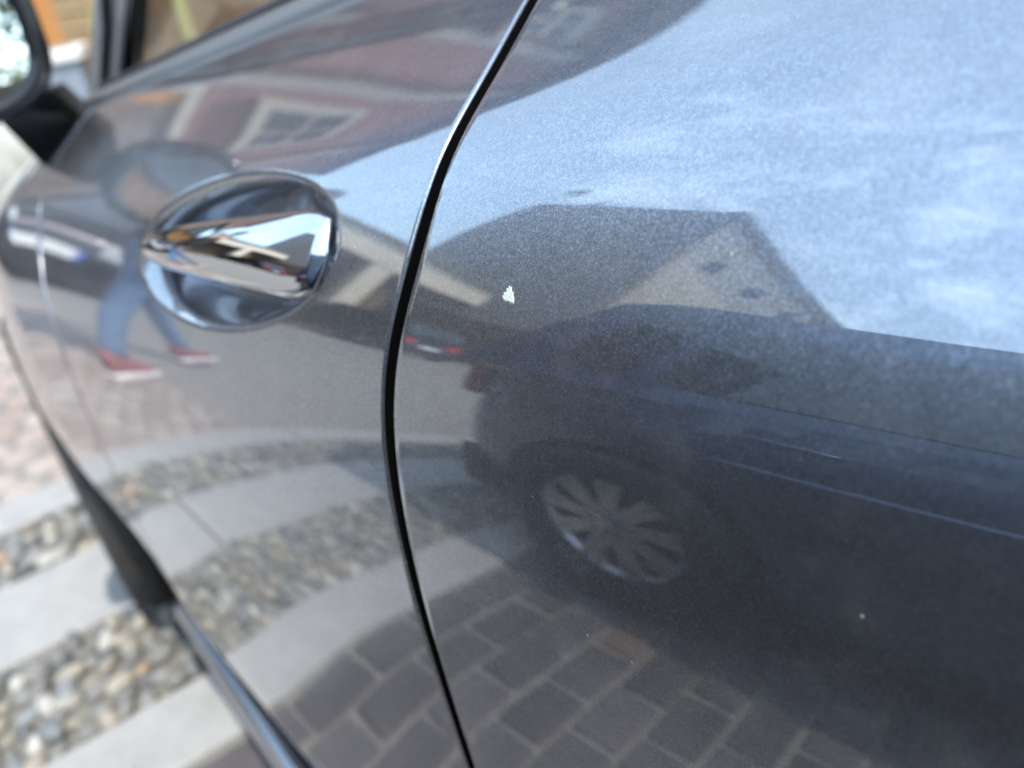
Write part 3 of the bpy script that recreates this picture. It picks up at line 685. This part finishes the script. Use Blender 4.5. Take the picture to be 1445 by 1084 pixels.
    sheet('windscreen', f_y0+.02, zb_+.02, f_y1+.06, H-.05, Wd*.42, Wd*.34, GLASSDARK, -.02)
    bm = bmesh.new(); box(bm, -Wd*.40, Wd*.40, -h2+.02, h2-.02, .16, .34); bm_obj('underbody', bm, BLACK, root)
    bm = bmesh.new(); box(bm, -Wd*.36, Wd*.36, h2-.05, h2+.012, .30, .44, .02); bm_obj('grille', bm, BLACK, root)
    for yy2, dy in ((-h2, -1), (h2, 1)):
        pz = zb_*.60 if dy < 0 else .47
        bm = bmesh.new(); box(bm, -.26, .26, min(yy2+dy*.03, yy2+dy*.016), max(yy2+dy*.03, yy2+dy*.016), pz-.056, pz+.056); pl = bm_obj('number_plate', bm, PLATE, root)
        for sgn in ((-1, 1)):
            bm = bmesh.new(); box(bm, sgn*.235-.024, sgn*.235+.024, yy2+dy*.0305-.001, yy2+dy*.0305+.001, pz-.055, pz+.055); bm_obj('plate_band', bm, PLATEBLUE, pl)

# neighbour, reversed in beside the grey car: its tail is towards +Y
nb = empty('parked_car', (-1.07-.81, -.52, 0), math.pi)
tag(nb, 'dark navy hatchback reflected large in the grey rear panel', 'car', 'cars parked along the street')
loft_car(nb, 3.66, 1.62, 1.40, NAVY, belt_h=.66, wheel_r=.28, lamp=DIMLAMP, rim_r=.172, spokes=9, rim=BRIGHTRIM)
# car across the road with its red lamps to us
fc = empty('parked_car', (-7.75, 10.35, .10), 0); tag(fc, 'small dark car with red tail lights mirrored in front of the arcade columns', 'car', 'cars parked along the street')
loft_car(fc, 3.8, 1.7, 1.44, BLACKPAINT)
lc = empty('parked_car', (-1.35, 7.3, 0), R(8)); tag(lc, 'dark car with white and blue number plate mirrored behind the walking person', 'car', 'cars parked along the street')
loft_car(lc, 3.6, 1.62, 1.42, BLACKPAINT, tail_red=False)

# ------------------------------------------------------------------ buildings
PLASTER = noisy('beige_plaster', (.58, .50, .40), (.68, .60, .49), 2.5, .9, .3, 40, .01)
BEAMM = noisy('pale_stone_trim', (.58, .52, .42), (.70, .63, .52), 3, .85, .3, 40, .01)
BROWNW = noisy('brown_shutter', (.055, .038, .030), (.10, .07, .052), 4, .8, .2)
ROOFM = Mat('grey_roof_slates'); ROOFM.set(Roughness=.75); ROOFM.color(ROOFM.ramp(ROOFM.noise(6, 6, .7), [(.3, (.105, .105, .108)), (.7, (.17, .168, .165))])).bump(ROOFM.noise(25, 4, .6), .5, .03); ROOFM = ROOFM.m
REDW = noisy('pink_red_plaster', (.20, .105, .10), (.26, .14, .13), 1.2, .9, .25, 30, .01)
ORANGE = noisy('orange_plaster', (.46, .19, .06), (.54, .25, .085), 2, .85, .25, 30, .01)
CREAM = noisy('cream_trim', (.36, .335, .285), (.44, .41, .35), 4, .8, .2)
GREYTRIM = noisy('grey_pilaster', (.24, .22, .20), (.33, .30, .28), 3, .85, .2)
WOOD = noisy('weathered_wood', (.30, .20, .10), (.46, .32, .17), 12, .75, .3)
GATEW = noisy('gate_wood', (.13, .065, .03), (.20, .10, .05), 6, .8, .3)
LOWERW = noisy('brown_plaster', (.13, .105, .095), (.19, .155, .14), 2, .9, .3)
OLIVE = noisy('olive_trim', (.30, .26, .09), (.40, .35, .14), 4, .8, .2)
PLASTER2 = noisy('pale_boulder', (.26, .25, .22), (.40, .385, .34), 8, .85, .6, 30, .02)
TROUGH = noisy('trough_bonnet_sheen', (.16, .19, .22), (.22, .25, .29), 6, .8, .3)  # blue-grey colour stands in for sky reflected in the bonnet
WHITEP = noisy('white_plaster', (.55, .54, .50), (.66, .645, .60), 6, .8, .2)

# arcade across the road: pale stone band on columns, dark shutters behind
ar = empty('arcade_building', (-8, 13, .1)); tag(ar, 'low building with pale stone band and columns before dark shutters across the road', 'building')
H1, H0, D0 = 4.35, 3.45, 13.0
def P3(o, p=None): o.parent = p or ar; o.matrix_parent_inverse = Matrix.Translation(-Vector((p or ar).location)) if p is None else Matrix(); return o
def abox(nm, x0, x1, y0, y1, z0, z1, m, root, bev=.02):
    o = box_obj(nm, x0-root.location.x, x1-root.location.x, y0-root.location.y, y1-root.location.y, z0-root.location.z, z1-root.location.z, m, root, bev); return o
abox('stone_band', -15.2, -3.2, D0-.25, D0+.3, H0, H1, BEAMM, ar)
abox('coping', -15.4, -3.0, D0-.42, D0+.4, H1, H1+.14, ROOFM, ar)
for x in (-3.6, -8.6, -12.9): abox('column', x-.32, x+.32, D0-.22, D0+.25, .1, H0, BEAMM, ar)
abox('back_wall', -15.2, -3.2, D0+1.2, D0+1.5, .1, H1, BROWNW, ar)
abox('ceiling', -15.2, -3.2, D0+.3, D0+1.2, H0+.1, H0+.4, BROWNW, ar)
for k, x in enumerate((-13.9, -11.6, -9.7, -7.3, -5.1)):
    sh = abox('shutter', x-.75, x+.75, D0+1.12, D0+1.2, .1, 2.9, WOOD if k in (2,) else BROWNW, ar)
abox('side_band', -15.6, -14.9, 10.2, D0-.1, H0-.3, H1-.25, BEAMM, ar); abox('side_column', -15.55, -14.95, 10.2, 10.7, .1, H0-.3, BEAMM, ar)
# grey-roofed gable house beyond
O = Vector((-.01, .13, .92))
def ray(az, el, d): return O+Vector((math.sin(R(az))*d, math.cos(R(az))*d, math.tan(R(el))*d))
gh = empty('gable_house', (-17, 12, .1)); tag(gh, 'tall house with grey slate roof and beige gable wall behind the dark hatchback', 'house')
gn = Vector((math.sin(R(-60)), math.cos(R(-60)), 0))     # gable faces the viewer
def onplane(az, el, D): 
    d = D/math.cos(R(az+60)); return ray(az, el, d)
cl_, ap_, cr_ = onplane(-51.5, 14, 17), onplane(-52, 31.2, 17), onplane(-72, 14.5, 17)
rl_, gl_ = ray(-36, 25, 23.5), ray(-35.0, 5.5, 18.5); pc_ = ray(-51, 5.5, 16.6)
back = gn*9
def W_(v): return tuple(Vector(v)-gh.location)
def low(v): return Vector((v.x, v.y, .1))
V = [low(cl_), cl_, ap_, cr_, low(cr_)]; V2 = [v+back for v in V]
me_obj('gable_wall', [W_(v) for v in V+V2], [(0, 1, 2, 3, 4), (9, 8, 7, 6, 5)]+[(i, 5+i, 5+(i+1) % 5, (i+1) % 5) for i in range(5)], PLASTER, gh)
def slab(nm, quad, th, m, root, o=Vector()):
    q = [Vector(v) for v in quad]; n = (q[1]-q[0]).cross(q[2]-q[0]).normalized(); n = n if n.z > 0 else -n
    V = [tuple(v-root.location) for v in q]+[tuple(v-n*th-root.location) for v in q]; k = len(q)
    return me_obj(nm, V, [tuple(range(k)), tuple(range(2*k-1, k-1, -1))]+[(i, k+i, k+(i+1) % k, (i+1) % k) for i in range(k)], m, root)
ov = -gn*.35; upz = Vector((0, 0, .12)); ext = (cr_-ap_).normalized()*.5
slab('roof', [ap_+ov+upz, cr_+ov+ext+upz, cr_+back+ext+upz, ap_+back+upz], .3, ROOFM, gh)
slab('roof', [ap_+ov*.2+upz, rl_+upz, gl_+upz, pc_+upz], .3, ROOFM, gh)
slab('roof', [ap_+back+upz, rl_+upz, ap_+ov*.2+upz], .3, ROOFM, gh)
V = [pc_, gl_, low(gl_), low(pc_)]; me_obj('front_wall', [W_(v) for v in V]+[W_(v+gn*.4) for v in V], [(0, 1, 2, 3), (7, 6, 5, 4), (0, 4, 5, 1), (1, 5, 6, 2), (3, 2, 6, 7), (0, 3, 7, 4)], BROWNW, gh)
for az, el in ((-55.5, 23.3), (-60, 21.2), (-63.8, 18.9)):
    c = onplane(az, el, 16.97); t_ = Vector((gn.y, -gn.x, 0)); s_ = .22
    V = [c-t_*s_-Vector((0, 0, s_*1.2)), c+t_*s_-Vector((0, 0, s_*1.2)), c+t_*s_+Vector((0, 0, s_*1.2)), c-t_*s_+Vector((0, 0, s_*1.2))]
    me_obj('window', [W_(v) for v in V]+[W_(v+gn*.1) for v in V], [(0, 1, 2, 3), (7, 6, 5, 4), (0, 4, 5, 1), (1, 5, 6, 2), (2, 6, 7, 3), (3, 7, 4, 0)], PANE, gh)
# red house set across ahead of the car
rh = empty('red_house', (-3.3, 17.6, 0), math.atan2(6.1-17.6, 3.85+3.3)); tag(rh, 'pink red house with orange ground floor and cream windows, mirrored upside down along the shoulder', 'house')
LH = 15.5; ZE = 6.9                       # local x runs along the facade, local -y faces us? (facade at y = 0)
def hb(nm, x0, x1, y0, y1, z0, z1, m, p=None, bev=0): return box_obj(nm, x0, x1, y0, y1, z0, z1, m, p or rh, bev)
FS = -1                                    # outward side of the facade in local y
def fb(nm, x0, x1, d0, d1, z0, z1, m, p=None, bev=0):
    a, b = sorted((FS*d0, FS*d1)); return hb(nm, x0, x1, a, b, z0, z1, m, p, bev)
fb('upper_wall', 0, LH, -7, 0, 2.5, ZE, REDW); fb('orange_wall', 8.1, 10.2, -7, .02, 0, 2.5, ORANGE); fb('lower_wall', 0, 8.1, -7, .02, 0, 2.5, LOWERW); fb('lower_wall', 10.2, LH, -7, .02, 0, 2.5, LOWERW); fb('string_course', 0, LH, 0, .10, 2.42, 2.60, CREAM)
fb('eave_board', -.2, LH+.2, -.2, .36, ZE, ZE+.16, BROWNW)
me_obj('roof', [(-.3, FS*.45, ZE+.16), (LH+.3, FS*.45, ZE+.16), (LH+.3, -FS*3.5, ZE+1.9), (-.3, -FS*3.5, ZE+1.9), (LH+.3, -FS*7.4, ZE+.16), (-.3, -FS*7.4, ZE+.16)], [(0, 1, 2, 3), (3, 2, 4, 5), (0, 3, 5), (1, 4, 2), (0, 5, 4, 1)], ROOFM, rh)
def window(x0, x1, z0, z1, bars=True):
    f = fb('window', x0-.14, x1+.14, .0, .09, z0-.14, z1+.14, CREAM)
    fb('pane', x0, (x0+x1)/2-.04, .085, .10, z0, z1, PANE, f); fb('pane', (x0+x1)/2+.04, x1, .085, .10, z0, z1, PANE, f)
    fb('glazing_bar', x0, x1, .095, .12, (z0+z1)/2-.03, (z0+z1)/2+.03, CREAM, f); fb('sill', x0-.2, x1+.2, .0, .2, z0-.24, z0-.14, CREAM, f)
window(6.9, 8.15, 3.6, 4.75); window(2.2, 3.4, 3.75, 5.0); window(10.6, 11.1, 5.7, 6.35, False); window(13.6, 14.5, 3.5, 4.8)
for x in (4.9, 8.85, 10.3, 12.9): fb('pilaster', x-.13, x+.13, .0, .12, 2.6, ZE, GREYTRIM)
for x in (5.6, 9.08, 10.5): tube_obj('drainpipe', [(x, FS*.09, .3), (x, FS*.09, ZE)], .05, BROWNW, rh, 8)
# ground floor seen straight through and past the car windows
bmx = [fb('timber_slat', 9.42, 9.99, .03, .075+.012*(k % 2), .42+.078*k, .42+.078*k+.066, WOOD) for k in range(22)]
fb('wooden_gate', 10.05, 12.2, .02, .07, .0, .95, GATEW)
bm = bmesh.new()
for k in range(24):
    a0, a1 = math.pi*k/24, math.pi*(k+1)/24
    for a in ((a0, a1),):
        vs_ = [bm.verts.new((11.1+rr_*math.cos(q), FS*dd, .62+rr_*.42*math.sin(q))) for dd in (.02, .14) for rr_ in (1.05, 1.28) for q in a]
        for f_ in ((0, 1, 3, 2), (4, 6, 7, 5), (0, 4, 5, 1), (2, 3, 7, 6)): bm.faces.new([vs_[i] for i in f_])
bm_obj('arch_trim', bm, OLIVE, rh)
fb('pale_post', 10.86, 10.94, .03, .14, .45, 1.6, OLIVE, bev=.01)
fb('corner_pier', 8.55, 8.75, .02, .16, 0, 2.4, CREAM)
# white planters at the foot of the house
pl = empty('planter', (.92, 8.3, 0), R(-20)); tag(pl, 'long planter with white rim beside the orange wall, trough tinted like sky reflected in the bonnet', 'planter')
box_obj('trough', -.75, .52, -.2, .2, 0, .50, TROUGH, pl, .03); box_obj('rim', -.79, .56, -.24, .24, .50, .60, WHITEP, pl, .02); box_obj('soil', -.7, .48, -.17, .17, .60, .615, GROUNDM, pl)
for k, (x, y, s_) in enumerate(((.40, 5.9, .30), (.12, 5.3, .22))):
    st = empty('stone_block', (x, y, 0)); tag(st, ['large pale rounded stone standing on the road under the mirror', 'small pale rounded stone beside the larger one'][k], 'stone', 'pale stones in the road')
    bm = bmesh.new(); bmesh.ops.create_icosphere(bm, subdivisions=3, radius=1)
    for v in bm.verts:
        n_ = 1+.12*math.sin(3*v.co.x+k)+.1*math.sin(4*v.co.y+1); v.co = Vector((v.co.x*s_*1.3*n_, v.co.y*s_*n_, (v.co.z*.9+.75)*s_*n_))
    bm_obj('boulder', bm, PLASTER2, st, True)
# house, hedge and trees behind the car, seen in the wing mirror
rb = empty('corner_house', (-8.2, -14.5, 0), R(28)); tag(rb, 'orange walled house behind the cars seen only in the wing mirror', 'house')
box_obj('wall', -3, 3, -3, 3, 0, 5.4, ORANGE, rb); me_obj('roof', [(-3.4, -3.5, 5.2), (3.4, -3.5, 5.2), (3.4, 0, 7.8), (-3.4, 0, 7.8), (3.4, 3.5, 5.2), (-3.4, 3.5, 5.2)], [(0, 1, 2, 3), (3, 2, 4, 5), (0, 3, 5), (1, 4, 2), (0, 5, 4, 1)], ROOFM, rb)
LEAF = Mat('leaf_green'); LEAF.set(Roughness=.6); LEAF.color(LEAF.ramp(LEAF.noise(3), [(.3, (.05, .085, .02)), (.7, (.10, .14, .04))])); LEAF = LEAF.m
LEAFY = plain('hedge_leaf', (.20, .23, .05), .6); BARK = noisy('bark', (.07, .055, .04), (.13, .10, .075), 14, .9, .6)
def leaves(name, n, fn, size, mat, parent):
    V, Fc = [], []
    for k in range(n):
        c = Vector(fn()); a = Vector(rng.normal(size=3)).normalized(); b = a.orthogonal().normalized()*size*random.uniform(.6, 1.3); a = a*size*random.uniform(.8, 1.5)
        i = len(V); V += [tuple(c-a*.5), tuple(c+b*.4), tuple(c+a*.6), tuple(c-b*.4)]; Fc.append((i, i+1, i+2, i+3))
    return me_obj(name, V, Fc, mat, parent)
def tree(loc, h, cr, n, label, group=None):
    t = empty('tree', loc); tag(t, label, 'tree', group)
    tube_obj('trunk', [(0, 0, 0), (.05, .02, h*.3), (-.04, .05, h*.6), (0, 0, h*.92)], [.16, .13, .09, .03], BARK, t)
    for k in range(6):
        a = k*1.1; z = h*(.42+.07*k); tube_obj('limb', [(0, 0, z), (math.cos(a)*cr*.4, math.sin(a)*cr*.4, z+h*.08), (math.cos(a)*cr*.8, math.sin(a)*cr*.8, z+h*.13)], [.06, .04, .015], BARK, t, 6)
    cl = [(random.gauss(0, cr*.42), random.gauss(0, cr*.42), h*.72+random.gauss(0, h*.12)) for _ in range(26)]
    def f():
        c = random.choice(cl); return [c[i]+random.gauss(0, cr*.17) for i in range(3)]
    leaves('crown', n, f, .16, LEAF, t)
q = ray(-38.5, 27.2, 27); tree((q.x, q.y, 0), q.z+.6, 1.5, 3500, 'tree whose top pokes above the left end of the grey roof', 'trees around the houses')
tree((-3.5, -19, 0), 6.5, 2.0, 2500, 'tree standing behind the green hedge', 'trees around the houses')
hg = empty('hedge', (-5, -8, 0)); tag(hg, 'yellow green clipped hedge seen in the wing mirror', 'hedge')
leaves('foliage', 9000, lambda: (random.uniform(-7, 7), random.uniform(-.5, .5), random.uniform(.05, 1.85)), .11, LEAFY, hg)
box_obj('branches', -6.9, 6.9, -.38, .38, 0, 1.65, BARK, hg)

# ------------------------------------------------------------------ person walking across
JEANS = noisy('blue_jeans', (.085, .155, .27), (.145, .24, .39), 30, .85, .2); JACKET = plain('black_jacket', (.016, .016, .02), .8); SKIN = plain('skin', (.50, .30, .22), .5); HAIR = plain('dark_hair', (.03, .02, .015), .6)
SHOE = plain('red_shoe', (.24, .05, .06), .6); SOLE = plain('white_sole', (.75, .73, .70), .6)
per = empty('person', (-.82, 2.82, 0), math.atan2(.37, -.93)); tag(per, 'person in black jacket, blue jeans and red shoes walking across the road', 'person')
# local +X = walking direction
J = {'pel': (0, 0, .93), 'spi': (.02, 0, 1.12), 'che': (.05, 0, 1.34), 'nek': (.08, 0, 1.50), 'hd1': (.10, 0, 1.60), 'hd2': (.115, 0, 1.72),
     'hL': (.0, .095, .90), 'kL': (-.02, .10, .50), 'aL': (-.12, .10, .09), 'hR': (.01, -.095, .90), 'kR': (.31, -.09, .54), 'aR': (.52, -.09, .12),
     'sL': (.05, .19, 1.41), 'eL': (-.12, .25, 1.14), 'wL': (-.10, .22, .90), 'pL': (-.075, .21, .83), 'sR': (.05, -.19, 1.41), 'eR': (.10, -.26, 1.13), 'wR': (.30, -.20, .98), 'pR': (.365, -.18, .95)}
RD = {'pel': .135, 'spi': .13, 'che': .15, 'nek': .06, 'hd1': .085, 'hd2': .08, 'hL': .10, 'kL': .068, 'aL': .055, 'hR': .10, 'kR': .068, 'aR': .055, 'sL': .075, 'eL': .055, 'wL': .034, 'pL': .034, 'sR': .075, 'eR': .055, 'wR': .034, 'pR': .034}
ED = [('pel', 'spi'), ('spi', 'che'), ('che', 'nek'), ('nek', 'hd1'), ('hd1', 'hd2'), ('pel', 'hL'), ('hL', 'kL'), ('kL', 'aL'), ('pel', 'hR'), ('hR', 'kR'), ('kR', 'aR'), ('che', 'sL'), ('sL', 'eL'), ('eL', 'wL'), ('wL', 'pL'), ('che', 'sR'), ('sR', 'eR'), ('eR', 'wR'), ('wR', 'pR')]
for sd, base, dr in (('L', 'pL', Vector((.01, -.01, -1))), ('R', 'pR', Vector((.9, .1, -.42)))):
    dr.normalize(); wv = Vector((.8, .3, 0)).normalized() if sd == 'L' else Vector((.1, .9, .2)).normalized(); p0 = Vector(J[base])
    for k in range(4):
        o_ = wv*(.028*(k-1.5)/1.5); ln = (.062, .075, .08, .07)[k]; a, b = f'f{sd}{k}a', f'f{sd}{k}b'; J[a] = tuple(p0+o_+dr*ln*.6); J[b] = tuple(p0+o_+dr*ln+Vector((.012, 0, -.004))); RD[a], RD[b] = .0095, .008; ED.append((base, a)); ED.append((a, b))
    a = f't{sd}'; J[a] = tuple(p0+wv*.045+dr*.02); RD[a] = .011; ED.append((base, a))
names = list(J); me = bpy.data.meshes.new('body_cage'); me.from_pydata([J[n] for n in names], [(names.index(a), names.index(b)) for a, b in ED], [])
tmp = bpy.data.objects.new('body_cage', me); COL.objects.link(tmp); m1 = tmp.modifiers.new('skin', 'SKIN'); tmp.modifiers.new('sub', 'SUBSURF').levels = 2
for i, n in enumerate(names): me.skin_vertices[0].data[i].radius = (RD[n], RD[n]*(.82 if n in ('che', 'spi') else 1)); me.skin_vertices[0].data[i].use_root = (n == 'pel')
dg = bpy.context.evaluated_depsgraph_get(); bme = bpy.data.meshes.new_from_object(tmp.evaluated_get(dg)); bpy.data.objects.remove(tmp)
bme.materials.clear()
for m_ in (JACKET, JEANS, SKIN): bme.materials.append(m_)
wrs = [Vector(J['wL']), Vector(J['wR'])]
for p in bme.polygons:
    c = p.center; p.use_smooth = True; hand = any((c-w_).length < .14 for w_ in wrs) and c.z < (.93 if c.x < 0 else 1.02) and abs(c.y) > .13 and (c.x < -.05 or c.x > .25)
    p.material_index = 2 if (c.z > 1.50 or hand) else (1 if c.z < .90 else 0)
bo = bpy.data.objects.new('body', bme); link(bo, per)
bm = bmesh.new(); bmesh.ops.create_uvsphere(bm, u_segments=18, v_segments=12, radius=1, matrix=Matrix.Translation((.10, 0, 1.715)) @ Matrix.Diagonal((.115, .098, .105, 1)))
bmesh.ops.delete(bm, geom=[v for v in bm.verts if v.co.z < 1.66 or (v.co.x > .15 and v.co.z < 1.755)], context='VERTS'); bm_obj('hair', bm, HAIR, per, True)
for sg in (-1, 1):
    bm = bmesh.new(); bmesh.ops.create_uvsphere(bm, u_segments=8, v_segments=6, radius=.012, matrix=Matrix.Translation((.195, sg*.032, 1.675))); bm_obj('eye', bm, HAIR, per, True)
bm = bmesh.new(); bmesh.ops.create_cone(bm, segments=6, radius1=.016, radius2=.005, depth=.045, cap_ends=True, matrix=Matrix.Translation((.205, 0, 1.645)) @ Matrix.Rotation(R(25), 4, 'Y')); bm_obj('nose', bm, SKIN, per, True)
bm = bmesh.new(); box(bm, .19, .20, -.022, .022, 1.600, 1.608); bm_obj('mouth', bm, SHOE, per)
for (ax, ay, az), pit in ((J['aL'], .0), (J['aR'], -12)):
    M_ = Matrix.Translation((ax, ay, az)) @ Matrix.Rotation(R(pit), 4, 'Y')
    rows = []; 
    for s_, w_, h0, h1 in ((-.085, .02, -.055, .02), (-.075, .036, -.085, .05), (0, .042, -.088, .045), (.08, .046, -.088, -.005), (.15, .044, -.088, -.03), (.195, .025, -.082, -.05)):
        rows.append([M_ @ Vector((s_, w_*math.cos(q), (h0+h1)/2+(h1-h0)/2*math.sin(q))) for q in np.linspace(0, 2*math.pi, 13)[:-1]])
    s1 = grid_obj('shoe', np.array([[tuple(v) for v in r_] for r_ in rows]), SHOE, per, closed=True)
    bm = bmesh.new(); box(bm, -.088, .195, -.046, .046, -.092, -.058, .012, M_); bm_obj('sole', bm, SOLE, s1)
bpy.context.view_layer.update()
